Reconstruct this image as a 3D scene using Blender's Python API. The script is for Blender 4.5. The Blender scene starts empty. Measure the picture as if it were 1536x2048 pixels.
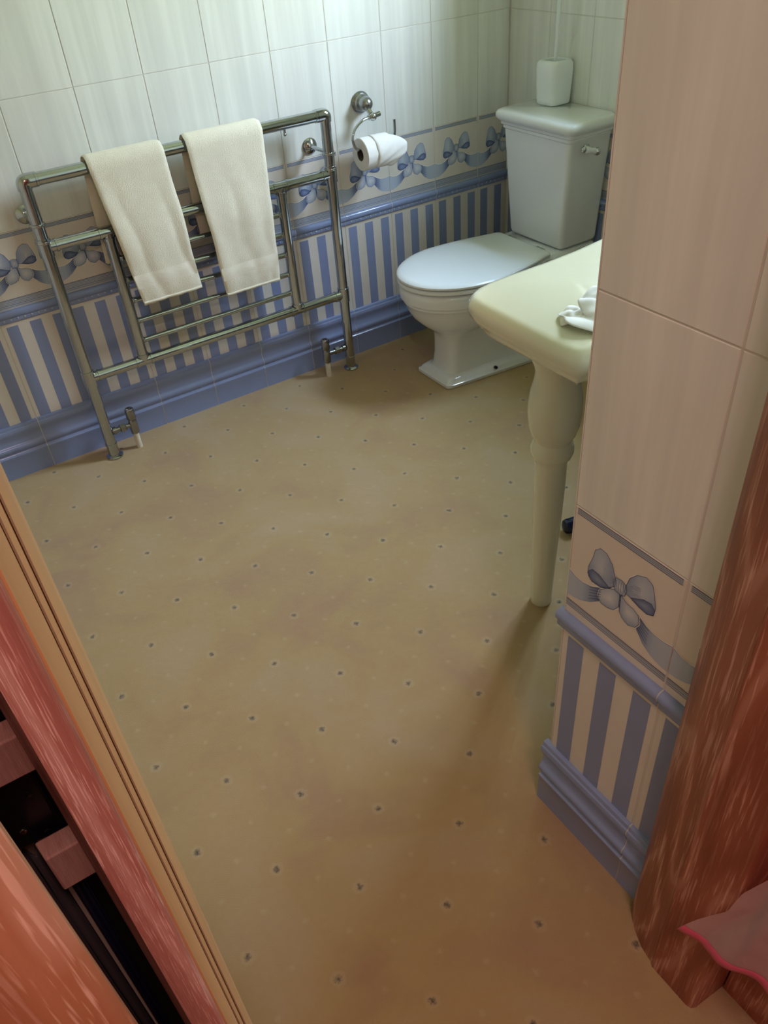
import bpy, bmesh, math, random
from mathutils import Vector, Matrix, noise

scene = bpy.context.scene
PI = math.pi

# ------------------------------------------------------------------ camera
cam_d = bpy.data.cameras.new('camera'); cam = bpy.data.objects.new('camera', cam_d)
scene.collection.objects.link(cam)
cam_d.sensor_fit = 'HORIZONTAL'; cam_d.sensor_width = 36.0
cam_d.lens = 36.0 * 1602.0 / 1536.0
cam_d.clip_start = 0.01
R = Matrix(((0.8328, 0.3887, -0.3942), (-0.5493, 0.4919, -0.6755), (-0.0687, 0.7791, 0.6232)))
R = Matrix.Rotation(-0.5282319, 3, 'Z') @ Matrix.Rotation(0.89799526, 3, 'X') @ Matrix.Rotation(-0.08790578, 3, 'Z')
cam.matrix_world = Matrix.Translation((-0.20185, -2.49482, 1.46961)) @ R.to_4x4()
scene.camera = cam

# ------------------------------------------------------------------ exposure, sky, lamps
scene.view_settings.view_transform = 'Standard'
scene.view_settings.look = 'None'
scene.view_settings.gamma = 1.0
scene.view_settings.exposure = 0.16
scene.view_settings.use_curve_mapping = False
try:
    scene.cycles.max_bounces = 10; scene.cycles.diffuse_bounces = 6; scene.cycles.glossy_bounces = 5
    scene.cycles.transparent_max_bounces = 8; scene.cycles.caustics_reflective = False; scene.cycles.caustics_refractive = False
    scene.cycles.sample_clamp_indirect = 4.0
except Exception: pass

WX, WY0, WY1, WZ0, WZ1 = 1.94, -1.06, -0.54, 1.27, 1.93      # window opening in the right wall
world = bpy.data.worlds.new('daylight'); scene.world = world; world.use_nodes = True
wn = world.node_tree; wn.nodes.clear()
w_out = wn.nodes.new('ShaderNodeOutputWorld'); w_bg = wn.nodes.new('ShaderNodeBackground')
w_tc = wn.nodes.new('ShaderNodeTexCoord'); w_sep = wn.nodes.new('ShaderNodeSeparateXYZ'); w_r = wn.nodes.new('ShaderNodeValToRGB')
w_mr = wn.nodes.new('ShaderNodeMapRange')
wn.links.new(w_tc.outputs['Generated'], w_sep.inputs[0]); wn.links.new(w_sep.outputs['Z'], w_mr.inputs['Value'])
w_mr.inputs['From Min'].default_value = -1; w_mr.inputs['From Max'].default_value = 1
wn.links.new(w_mr.outputs[0], w_r.inputs[0]); wn.links.new(w_r.outputs[0], w_bg.inputs[0]); wn.links.new(w_bg.outputs[0], w_out.inputs[0])
cr = w_r.color_ramp
cr.elements[0].position = 0.0; cr.elements[0].color = (0.10, 0.16, 0.05, 1)
cr.elements[1].position = 1.0; cr.elements[1].color = (0.50, 0.70, 1.0, 1)
e = cr.elements.new(0.50); e.color = (0.46, 0.56, 0.34, 1)
e = cr.elements.new(0.60); e.color = (0.70, 0.82, 0.80, 1)
e = cr.elements.new(0.70); e.color = (0.72, 0.86, 1.0, 1)
w_bg.inputs['Strength'].default_value = 88.0

def area(name, loc, rot, sx, sy, power, col, portal=False):
    l = bpy.data.lights.new(name, 'AREA'); l.shape = 'RECTANGLE'; l.size = sx; l.size_y = sy; l.energy = power; l.color = col
    if portal: l.cycles.is_portal = True
    o = bpy.data.objects.new(name, l); scene.collection.objects.link(o); o.location = loc; o.rotation_euler = rot
    return o
area('window_portal', (WX + 0.11, (WY0+WY1)/2, (WZ0+WZ1)/2), (0, PI/2, 0), WZ1-WZ0, WY1-WY0, 1.0, (1, 1, 1), portal=True)
# the hallway's ceiling lamp, above and behind the camera
area('hall_lamp_light', (-0.14, -2.98, 2.36), (0, 0, 0), 0.34, 0.34, 14.5, (1.0, 0.66, 0.61))

# ------------------------------------------------------------------ materials
def srgb(r, g, b):
    f = lambda c: c/12.92 if c <= 0.04045 else ((c+0.055)/1.055)**2.4
    return (f(r/255), f(g/255), f(b/255), 1)

class NT:
    def __init__(s, name):
        s.m = bpy.data.materials.new(name); s.m.use_nodes = True; s.t = s.m.node_tree
        s.b = s.t.nodes['Principled BSDF']; s.out = s.t.nodes['Material Output']
    def n(s, typ, **k):
        nd = s.t.nodes.new(typ)
        for a, v in k.items(): setattr(nd, a, v)
        return nd
    def l(s, a, b): s.t.links.new(a, b)
    def math(s, op, a, b=None, c=None):
        nd = s.n('ShaderNodeMath', operation=op)
        for i, v in enumerate((a, b, c)):
            if v is None: continue
            if isinstance(v, (int, float)): nd.inputs[i].default_value = v
            else: s.l(v, nd.inputs[i])
        return nd.outputs[0]
    def ramp(s, fac, stops, interp='LINEAR'):
        nd = s.n('ShaderNodeValToRGB'); nd.color_ramp.interpolation = interp
        while len(nd.color_ramp.elements) < len(stops): nd.color_ramp.elements.new(0.5)
        for e, (p, c) in zip(nd.color_ramp.elements, stops): e.position = p; e.color = c
        s.l(fac, nd.inputs[0]); return nd.outputs[0]
    def noise(s, vec, scale, detail=2, rough=0.5, dist=0):
        nd = s.n('ShaderNodeTexNoise'); nd.inputs['Scale'].default_value = scale; nd.inputs['Detail'].default_value = detail
        nd.inputs['Roughness'].default_value = rough; nd.inputs['Distortion'].default_value = dist
        if vec is not None: s.l(vec, nd.inputs['Vector'])
        return nd.outputs['Fac']
    def coord(s, scale=(1, 1, 1), rot=(0, 0, 0), which='Object'):
        tc = s.n('ShaderNodeTexCoord'); mp = s.n('ShaderNodeMapping'); mp.inputs['Scale'].default_value = scale
        mp.inputs['Rotation'].default_value = rot; s.l(tc.outputs[which], mp.inputs[0]); return mp.outputs[0]
    def mix(s, fac, a, b, mode='MIX'):
        nd = s.n('ShaderNodeMix', data_type='RGBA', blend_type=mode)
        if isinstance(fac, (int, float)): nd.inputs[0].default_value = fac
        else: s.l(fac, nd.inputs[0])
        for i, v in ((6, a), (7, b)):
            if isinstance(v, tuple): nd.inputs[i].default_value = v
            else: s.l(v, nd.inputs[i])
        return nd.outputs[2]
    def bump(s, h, strength=0.3, dist=0.002):
        nd = s.n('ShaderNodeBump'); nd.inputs['Strength'].default_value = strength; nd.inputs['Distance'].default_value = dist
        s.l(h, nd.inputs['Height']); s.l(nd.outputs[0], s.b.inputs['Normal'])
    def set(s, **k):
        for a, v in k.items():
            a = a.replace('_', ' ')
            if isinstance(v, (int, float, tuple)): s.b.inputs[a].default_value = v
            else: s.l(v, s.b.inputs[a])
        return s.m

M = {}
def glaze(name, c, rough=0.12, var=0.04, coat=0.0):
    t = NT(name); v = t.noise(t.coord(), 14, 3)
    c2 = tuple(x*(1-var*2.5) for x in c[:3]) + (1,)
    t.bump(t.noise(t.coord(), 22, 2), 0.05, 0.002)
    return t.set(Base_Color=t.mix(v, c, c2), Roughness=rough, Coat_Weight=coat)
def plain(name, c, rough=0.5, metal=0.0, var=0.05, scale=20):
    t = NT(name); v = t.noise(t.coord(), scale, 3)
    return t.set(Base_Color=t.mix(v, c, tuple(x*(1-var*2.5) for x in c[:3]) + (1,)), Roughness=rough, Metallic=metal)

M['cream_tile'] = glaze('cream_tile', srgb(218, 212, 204), 0.16)
M['stripe_white'] = glaze('stripe_white', srgb(218, 214, 208), 0.16)
M['stripe_blue'] = glaze('stripe_blue', srgb(134, 148, 188), 0.16)
M['rail_blue'] = glaze('rail_blue', srgb(138, 154, 196), 0.14)
M['rail_light'] = glaze('rail_light', srgb(172, 180, 196), 0.14)
M['line_blue'] = glaze('line_blue', srgb(92, 100, 124), 0.2)
M['grout'] = plain('grout', srgb(205, 202, 196), 0.8)
# white tile with soft vertical shading bands printed in the glaze
def white_tile(axis):
    t = NT('white_tile_' + axis); tc = t.n('ShaderNodeTexCoord'); sp = t.n('ShaderNodeSeparateXYZ'); t.l(tc.outputs['Object'], sp.inputs[0])
    cb = t.n('ShaderNodeCombineXYZ'); t.l(sp.outputs['X' if axis == 'x' else 'Y'], cb.inputs[0])
    zz = t.math('MULTIPLY', sp.outputs['Z'], 0.05); t.l(zz, cb.inputs[1])
    a = t.noise(cb.outputs[0], 24, 3, 0.6); col = t.ramp(a, [(0.34, srgb(211, 213, 210)), (0.52, srgb(219, 221, 217)), (0.66, srgb(227, 229, 226))])
    t.bump(t.noise(t.coord(), 9, 2), 0.06, 0.004)
    return t.set(Base_Color=col, Roughness=0.13)
M['white_x'] = white_tile('x'); M['white_y'] = white_tile('y')
# printed pattern colours
def vcol(name, rough=0.16):
    t = NT(name); a = t.n('ShaderNodeAttribute', attribute_name='Col'); v = t.noise(t.coord((1, 1, 1)), 300, 3)
    col = t.mix(t.math('MULTIPLY', v, 0.10), a.outputs['Color'], srgb(70, 84, 122))
    return t.set(Base_Color=col, Roughness=rough)
M['print'] = vcol('printed_motif')

M['ceramic'] = glaze('white_ceramic', srgb(228, 232, 236), 0.09, 0.01, 0.3)
M['ivory'] = glaze('ivory_ceramic', srgb(222, 220, 196), 0.10, 0.01, 0.3)
M['plastic_white'] = glaze('white_plastic', srgb(230, 235, 240), 0.28, 0.01)
M['chrome'] = plain('chrome', srgb(190, 195, 200), 0.06, 1.0, 0.02)
M['chrome_dull'] = plain('brushed_chrome', srgb(160, 162, 162), 0.25, 1.0, 0.04)
M['pipe_white'] = plain('white_paint', srgb(222, 216, 200), 0.5)
M['paper'] = plain('tissue_paper', srgb(236, 236, 234), 0.9)
M['dark_hole'] = plain('dark_cavity', (0.01, 0.01, 0.012, 1), 0.8)
M['card'] = plain('grey_cardboard', srgb(90, 84, 78), 0.9)
M['navy'] = glaze('navy_plastic', srgb(14, 22, 52), 0.15)
M['black_metal'] = plain('black_metal', (0.006, 0.006, 0.008, 1), 0.32, 0.0, 0.2, 60)
M['plaster'] = plain('painted_plaster', srgb(206, 190, 172), 0.8)
M['ceiling'] = plain('white_ceiling', srgb(225, 222, 215), 0.9)
M['hall_wall'] = plain('pink_wall_paint', srgb(170, 110, 100), 0.85)
M['seal'] = plain('brown_seal', srgb(140, 88, 52), 0.6)  # brown for the shade painted into the lining's grooves
M['dark_board'] = plain('dark_board', srgb(22, 16, 20), 0.7)  # near-black standing in for the shade inside the frame gap
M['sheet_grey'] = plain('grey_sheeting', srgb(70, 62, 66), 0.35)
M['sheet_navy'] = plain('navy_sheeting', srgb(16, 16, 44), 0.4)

# towelling
t = NT('cream_terry'); v = t.noise(t.coord(), 420, 3, 0.7); v2 = t.noise(t.coord(), 25, 3)
t.bump(t.math('ADD', v, t.math('MULTIPLY', v2, 0.4)), 0.75, 0.003)
M['terry'] = t.set(Base_Color=t.mix(v2, srgb(236, 232, 214), srgb(222, 216, 196)), Roughness=0.95, Sheen_Weight=0.3)
t = NT('woven_band'); v = t.noise(t.coord((1, 1, 14)), 160, 2); t.bump(v, 0.5, 0.002)
M['woven'] = t.set(Base_Color=srgb(236, 232, 216), Roughness=0.8)

# carpet: beige pile with a diamond lattice of dark flecks and paler half-step dots
t = NT('beige_carpet'); tc = t.n('ShaderNodeTexCoord'); sp = t.n('ShaderNodeSeparateXYZ')
wob = t.n('ShaderNodeTexNoise'); wob.inputs['Scale'].default_value = 160; wob.inputs['Detail'].default_value = 2; t.l(tc.outputs['Object'], wob.inputs['Vector'])
ax, ay, bx_, by_ = 0.1122, -0.1207, 0.1150, 0.1130
det = ax*by_ - ay*bx_
X = t.math('SUBTRACT', sp.outputs['X'], 0.080); Y = t.math('SUBTRACT', sp.outputs['Y'], -1.572)
wsep = t.n('ShaderNodeSeparateColor'); t.l(wob.outputs['Color'], wsep.inputs[0])
t.l(tc.outputs['Object'], sp.inputs[0])
X = t.math('ADD', X, t.math('MULTIPLY', t.math('SUBTRACT', wsep.outputs[0], 0.5), 0.012)); Y = t.math('ADD', Y, t.math('MULTIPLY', t.math('SUBTRACT', wsep.outputs[1], 0.5), 0.012))
def lattice(mult):
    i = t.math('ADD', t.math('MULTIPLY', X, by_/det*mult), t.math('MULTIPLY', Y, -bx_/det*mult))
    j = t.math('ADD', t.math('MULTIPLY', X, -ay/det*mult), t.math('MULTIPLY', Y, ax/det*mult))
    fi = t.math('SUBTRACT', t.math('FRACT', t.math('ADD', i, 0.5)), 0.5); fj = t.math('SUBTRACT', t.math('FRACT', t.math('ADD', j, 0.5)), 0.5)
    return t.math('MULTIPLY', t.math('SQRT', t.math('ADD', t.math('MULTIPLY', fi, fi), t.math('MULTIPLY', fj, fj))), 0.1627/mult)
d1 = lattice(1.0); d2 = lattice(2.0)
pile = t.noise(tc.outputs['Object'], 700, 3, 0.7); blot = t.noise(tc.outputs['Object'], 3.2, 3, 0.55, 0.6); fine = t.noise(tc.outputs['Object'], 60, 3)
base = t.ramp(blot, [(0.34, srgb(176, 140, 102)), (0.5, srgb(184, 154, 101)), (0.66, srgb(188, 160, 120))])
base = t.mix(t.math('MULTIPLY', pile, 0.30), base, srgb(120, 98, 72))
base = t.mix(t.math('MULTIPLY', fine, 0.12), base, srgb(208, 190, 158))
lightdot = t.ramp(d2, [(0.0, (1, 1, 1, 1)), (0.0040, (0.5, 0.5, 0.5, 1)), (0.0075, (0, 0, 0, 1))])
base = t.mix(t.math('MULTIPLY', lightdot, 0.20), base, srgb(216, 200, 172))
halo = t.ramp(d1, [(0.0, (0, 0, 0, 1)), (0.0095, (0.5, 0.5, 0.5, 1)), (0.0155, (0, 0, 0, 1))])
base = t.mix(t.math('MULTIPLY', halo, 0.5), base, srgb(205, 188, 160))
dk = t.ramp(d1, [(0.0, (1, 1, 1, 1)), (0.0028, (0.9, 0.9, 0.9, 1)), (0.0080, (0, 0, 0, 1))])
base = t.mix(t.math('MULTIPLY', dk, t.math('MINIMUM', t.math('MULTIPLY', t.noise(tc.outputs['Object'], 260, 2, 0.8), 1.75), 1.0)), base, srgb(58, 54, 52))
t.bump(t.math('ADD', pile, t.math('MULTIPLY', fine, 0.5)), 0.55, 0.004)
M['carpet'] = t.set(Base_Color=base, Roughness=0.97, Sheen_Weight=0.25, Sheen_Roughness=0.6)

# reddish limed oak, grain running up local Z
def wood(name, c_dark, c_mid, c_light, lime, lime_amt=0.5, stretch=(38, 38, 2.2), rings=9.0, rough=0.42, ringmix=0.55):
    t = NT(name)
    co = t.coord((5.5, 5.5, 1.1)); big = t.noise(co, 1.0, 2, 0.45, 0.3)
    w = t.math('SINE', t.math('MULTIPLY', big, rings*6.28)); w = t.math('ADD', t.math('MULTIPLY', w, 0.5), 0.5)
    st = t.noise(t.coord(stretch), 1.0, 4, 0.6)
    col = t.ramp(t.math('ADD', t.math('MULTIPLY', w, ringmix*0.55), t.math('MULTIPLY', st, 0.75)), [(0.22, c_dark), (0.52, c_mid), (0.86, c_light)])
    fl = t.noise(t.coord((stretch[0]*7, stretch[1]*7, stretch[2]*5)), 1.0, 2, 0.6)
    msk = t.math('MULTIPLY', t.ramp(fl, [(0.53, (0, 0, 0, 1)), (0.64, (1, 1, 1, 1))]), t.ramp(t.math('ADD', t.math('MULTIPLY', w, 0.5), t.math('MULTIPLY', st, 0.5)), [(0.36, (0.25, 0.25, 0.25, 1)), (0.60, (1, 1, 1, 1))]))
    rl = t.ramp(w, [(0.90, (0, 0, 0, 1)), (0.985, (0.55, 0.55, 0.55, 1))])
    f = t.math('MINIMUM', t.math('ADD', t.math('MULTIPLY', msk, lime_amt), t.math('MULTIPLY', rl, lime_amt*0.7)), 1.0)
    t.bump(fl, 0.2, 0.001)
    return t.set(Base_Color=t.mix(f, col, lime), Roughness=rough)
M['oak'] = wood('limed_red_oak', srgb(122, 66, 48), srgb(146, 80, 60), srgb(166, 102, 80), srgb(212, 164, 148), 0.6)
M['oak_jamb'] = wood('limed_red_oak_edge', srgb(152, 98, 88), srgb(172, 114, 102), srgb(186, 132, 118), srgb(224, 188, 176), 0.85, (230, 230, 9))
M['oak_door'] = wood('limed_orange_oak', srgb(150, 98, 68), srgb(174, 120, 86), srgb(194, 144, 110), srgb(228, 196, 170), 0.9, (60, 60, 3.5))
M['pine'] = wood('honey_lining', srgb(182, 138, 94), srgb(196, 152, 106), srgb(206, 164, 118), srgb(220, 186, 142), 0.15, (26, 26, 1.0), 4.0, 0.4, 0.2)
M['block'] = wood('sawn_softwood', srgb(176, 124, 112), srgb(200, 150, 136), srgb(216, 168, 152), srgb(236, 196, 182), 0.3, (500, 20, 20), 5, 0.85, 0.2)

# sheer pink cloth
def sheer(name, c, alpha, rough=0.8):
    t = NT(name); v = t.noise(t.coord((1, 1, 1)), 26, 3)
    t.set(Base_Color=c, Roughness=rough, Sheen_Weight=0.3)
    tr = t.n('ShaderNodeBsdfTransparent'); tl = t.n('ShaderNodeBsdfTranslucent'); tl.inputs[0].default_value = c
    m1 = t.n('ShaderNodeMixShader'); m1.inputs[0].default_value = 0.35; t.l(t.b.outputs[0], m1.inputs[1]); t.l(tl.outputs[0], m1.inputs[2])
    m2 = t.n('ShaderNodeMixShader'); t.l(t.math('ADD', t.math('MULTIPLY', v, 0.14), alpha - 0.07), m2.inputs[0]); t.l(tr.outputs[0], m2.inputs[1]); t.l(m1.outputs[0], m2.inputs[2])
    t.l(m2.outputs[0], t.out.inputs[0]); return t.m
M['sheer'] = sheer('sheer_pink_voile', srgb(238, 206, 208), 0.62)
M['pink_hem'] = sheer('pink_ribbon_hem', srgb(236, 104, 138), 0.85)
t = NT('window_glass'); tr = t.n('ShaderNodeBsdfTransparent'); gl = t.n('ShaderNodeBsdfGlossy'); gl.inputs['Roughness'].default_value = 0.02
mx = t.n('ShaderNodeMixShader'); mx.inputs[0].default_value = 0.05; t.l(tr.outputs[0], mx.inputs[1]); t.l(gl.outputs[0], mx.inputs[2]); t.l(mx.outputs[0], t.out.inputs[0])
M['glass'] = t.m
M['clear'] = plain('clear_plastic', srgb(210, 218, 226), 0.1); M['clear'].node_tree.nodes['Principled BSDF'].inputs['Transmission Weight'].default_value = 0.85

# ------------------------------------------------------------------ mesh helpers
class MB:
    def __init__(s): s.v = []; s.f = []; s.m = []; s.c = []; s.sm = []
    def add(s, verts, faces, mat=0, smooth=False, col=None):
        k = len(s.v); s.v += [tuple(p) for p in verts]
        for f in faces: s.f.append([i+k for i in f]); s.m.append(mat); s.sm.append(smooth); s.c.append(col)
        return s
    def box(s, x0, x1, y0, y1, z0, z1, mat=0):
        v = [(x, y, z) for x in (x0, x1) for y in (y0, y1) for z in (z0, z1)]
        return s.add(v, [(0,1,3,2), (4,6,7,5), (0,4,5,1), (2,3,7,6), (0,2,6,4), (1,5,7,3)], mat)
    def rings(s, rings, mat=0, smooth=True, cap0=True, cap1=True, closed=True):
        n = len(rings[0]); v = [p for r in rings for p in r]; f = []
        for i in range(len(rings)-1):
            for j in range(n if closed else n-1):
                a, b = i*n+j, i*n+(j+1) % n; f.append((a, b, b+n, a+n))
        if cap0: f.append(tuple(reversed(range(n))))
        if cap1: f.append(tuple((len(rings)-1)*n + j for j in range(n)))
        return s.add(v, f, mat, smooth)
    def lathe(s, prof, o=(0, 0, 0), axis=(0, 0, 1), n=32, mat=0, cap0=True, cap1=True):
        q = Vector((0, 0, 1)).rotation_difference(Vector(axis).normalized()); o = Vector(o)
        return s.rings([[o + q @ Vector((max(r, 1e-5)*math.cos(a*2*PI/n), max(r, 1e-5)*math.sin(a*2*PI/n), z)) for a in range(n)] for r, z in prof], mat, True, cap0, cap1)
    def cyl(s, a, b, r, n=24, mat=0, r2=None):
        a = Vector(a); d = Vector(b)-a; L = d.length; e = min(r*0.15, L*0.1); r2 = r if r2 is None else r2
        return s.lathe([(r-e, 0), (r, e), (r2, L-e), (r2-e, L)], a, d, n, mat)
    def tube(s, pts, r, n=12, mat=0, sub=6):
        P = [Vector(p) for p in pts]; out = []
        if len(P) > 2 and sub > 1:
            for i in range(len(P)-1):
                p0 = P[max(i-1, 0)]; p1 = P[i]; p2 = P[i+1]; p3 = P[min(i+2, len(P)-1)]
                for k in range(sub):
                    t = k/sub; out.append(0.5*((2*p1)+(-p0+p2)*t+(2*p0-5*p1+4*p2-p3)*t*t+(-p0+3*p1-3*p2+p3)*t**3))
            out.append(P[-1]); P = out
        rr = []; up = Vector((0.123, 0.3, 1)).normalized()
        for i, p in enumerate(P):
            d = (P[min(i+1, len(P)-1)]-P[max(i-1, 0)]).normalized()
            u = (up - d*up.dot(d)).normalized(); w = d.cross(u); up = u
            rr.append([p + r*(u*math.cos(a*2*PI/n) + w*math.sin(a*2*PI/n)) for a in range(n)])
        return s.rings(rr, mat)
    def sphere(s, o, r, n=20, mat=0, sz=1.0):
        return s.lathe([(r*math.sin(PI*i/12), -r*sz*math.cos(PI*i/12)) for i in range(13)], o, (0, 0, 1), n, mat)
    def build(s, name, mats, parent=None, bevel=0, seg=2, subsurf=0, loc=None, auto=None, fixn=True):
        me = bpy.data.meshes.new(name); me.from_pydata(s.v, [], s.f); me.update()
        mats = mats if isinstance(mats, (list, tuple)) else [mats]
        for m in mats: me.materials.append(M[m] if isinstance(m, str) else m)
        for p, mi, sm in zip(me.polygons, s.m, s.sm): p.material_index = mi; p.use_smooth = sm
        if any(c is not None for c in s.c):
            at = me.color_attributes.new('Col', 'FLOAT_COLOR', 'CORNER')
            for p, c in zip(me.polygons, s.c):
                for k, li in enumerate(p.loop_indices):
                    cc = (1, 1, 1, 1) if c is None else (c[k] if isinstance(c, list) else c)
                    at.data[li].color = cc
        me.set_sharp_from_angle(angle=0.70)
        if fixn:
            bm = bmesh.new(); bm.from_mesh(me); bmesh.ops.recalc_face_normals(bm, faces=bm.faces); bm.to_mesh(me); bm.free()
        o = bpy.data.objects.new(name, me); scene.collection.objects.link(o)
        if parent is not None:
            o.parent = parent
            o.matrix_parent_inverse = Matrix.Translation(parent.location).inverted() if False else Matrix.Identity(4)
            o.location = -parent.location
        if bevel:
            b = o.modifiers.new('bevel', 'BEVEL'); b.width = bevel; b.segments = seg; b.limit_method = 'ANGLE'; b.angle_limit = 0.6
            b.harden_normals = False
            for p in me.polygons: p.use_smooth = True
            w = o.modifiers.new('wn', 'WEIGHTED_NORMAL'); w.keep_sharp = True
        if subsurf:
            q = o.modifiers.new('sub', 'SUBSURF'); q.levels = subsurf; q.render_levels = subsurf
            for p in me.polygons: p.use_smooth = True
        return o

def empty(name, loc, label=None, cat=None, group=None):
    o = bpy.data.objects.new(name, None); scene.collection.objects.link(o); o.location = loc; o.empty_display_size = 0.05
    bpy.context.view_layer.update()
    return tag(o, label, cat, group)
def tag(o, label=None, cat=None, group=None, kind=None):
    if label: o['label'] = label
    if cat: o['category'] = cat
    if group: o['group'] = group
    if kind: o['kind'] = kind
    return o
def struct(o, label=None, cat=None): return tag(o, label, cat, None, 'structure')
def part(mb, name, mats, parent, **k):
    # children hold coordinates in world space, shifted so that they sit right under their parent
    px = Vector((0, 0, 0)); p = parent
    while p is not None: px += p.location; p = p.parent
    o = mb.build(name, mats, None, **k); o.parent = parent; o.location = -px
    return o

# ------------------------------------------------------------------ room shell
TW = 0.2                                                # tile pitch
H_SK, H_ST, H_RAIL, H_LINE, H_LT, H_LTT = 0.180, 0.495, 0.535, 0.566, 0.735, 0.748
G = 0.0012                                              # half a grout joint
HROWS = [0.748, 1.070, 1.400, 1.730, 2.060, 2.40]

# a tiled wall is laid out in (s, z) on a plane and mapped to the room by fn(s, z, out)
BL_L = [(.090,.668),(.080,.690),(.068,.702),(.056,.703),(.047,.694),(.044,.676),(.038,.657),(.038,.643),(.048,.633),(.064,.634),(.079,.644),(.090,.655)]
BL_LH = [(.039,.648),(.046,.656),(.060,.655),(.074,.648),(.082,.645),(.074,.639),(.064,.634),(.048,.633),(.040,.639)]
BL_R = [(.108,.668),(.113,.688),(.124,.702),(.139,.709),(.151,.704),(.157,.688),(.162,.668),(.161,.654),(.150,.648),(.135,.650),(.120,.655),(.108,.657)]
BL_RH = [(.162,.664),(.154,.671),(.141,.669),(.128,.661),(.120,.656),(.135,.650),(.150,.648),(.160,.653)]
KNOT = [(.089,.672),(.099,.674),(.109,.671),(.111,.660),(.109,.650),(.098,.647),(.090,.649),(.087,.659)]
TAIL_L = [(.099,.649),(.088,.648),(.075,.640),(.064,.628),(.062,.614),(.070,.605),(.082,.606),(.094,.611),(.101,.622),(.103,.637)]
TAIL_R = [(.103,.649),(.114,.641),(.126,.640),(.138,.634),(.141,.620),(.135,.609),(.122,.603),(.110,.608),(.104,.616),(.103,.632)]
RIB_L = [(0,.624),(.015,.618),(.030,.617),(.048,.622),(.067,.634)]; RIB_LB = [(0,.574),(.015,.575),(.030,.580),(.048,.590),(.066,.606)]
RIB_R = [(.136,.636),(.152,.626),(.168,.621),(.184,.621),(.2,.624)]; RIB_RB = [(.137,.607),(.152,.589),(.168,.579),(.184,.575),(.2,.574)]
C_RIB = srgb(176, 188, 208); C_PALE = srgb(206, 210, 216); C_MID = srgb(134, 150, 182); C_DARK = srgb(84, 98, 142); C_LINE = srgb(58, 68, 104); C_HALO = srgb(232, 230, 222)

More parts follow.
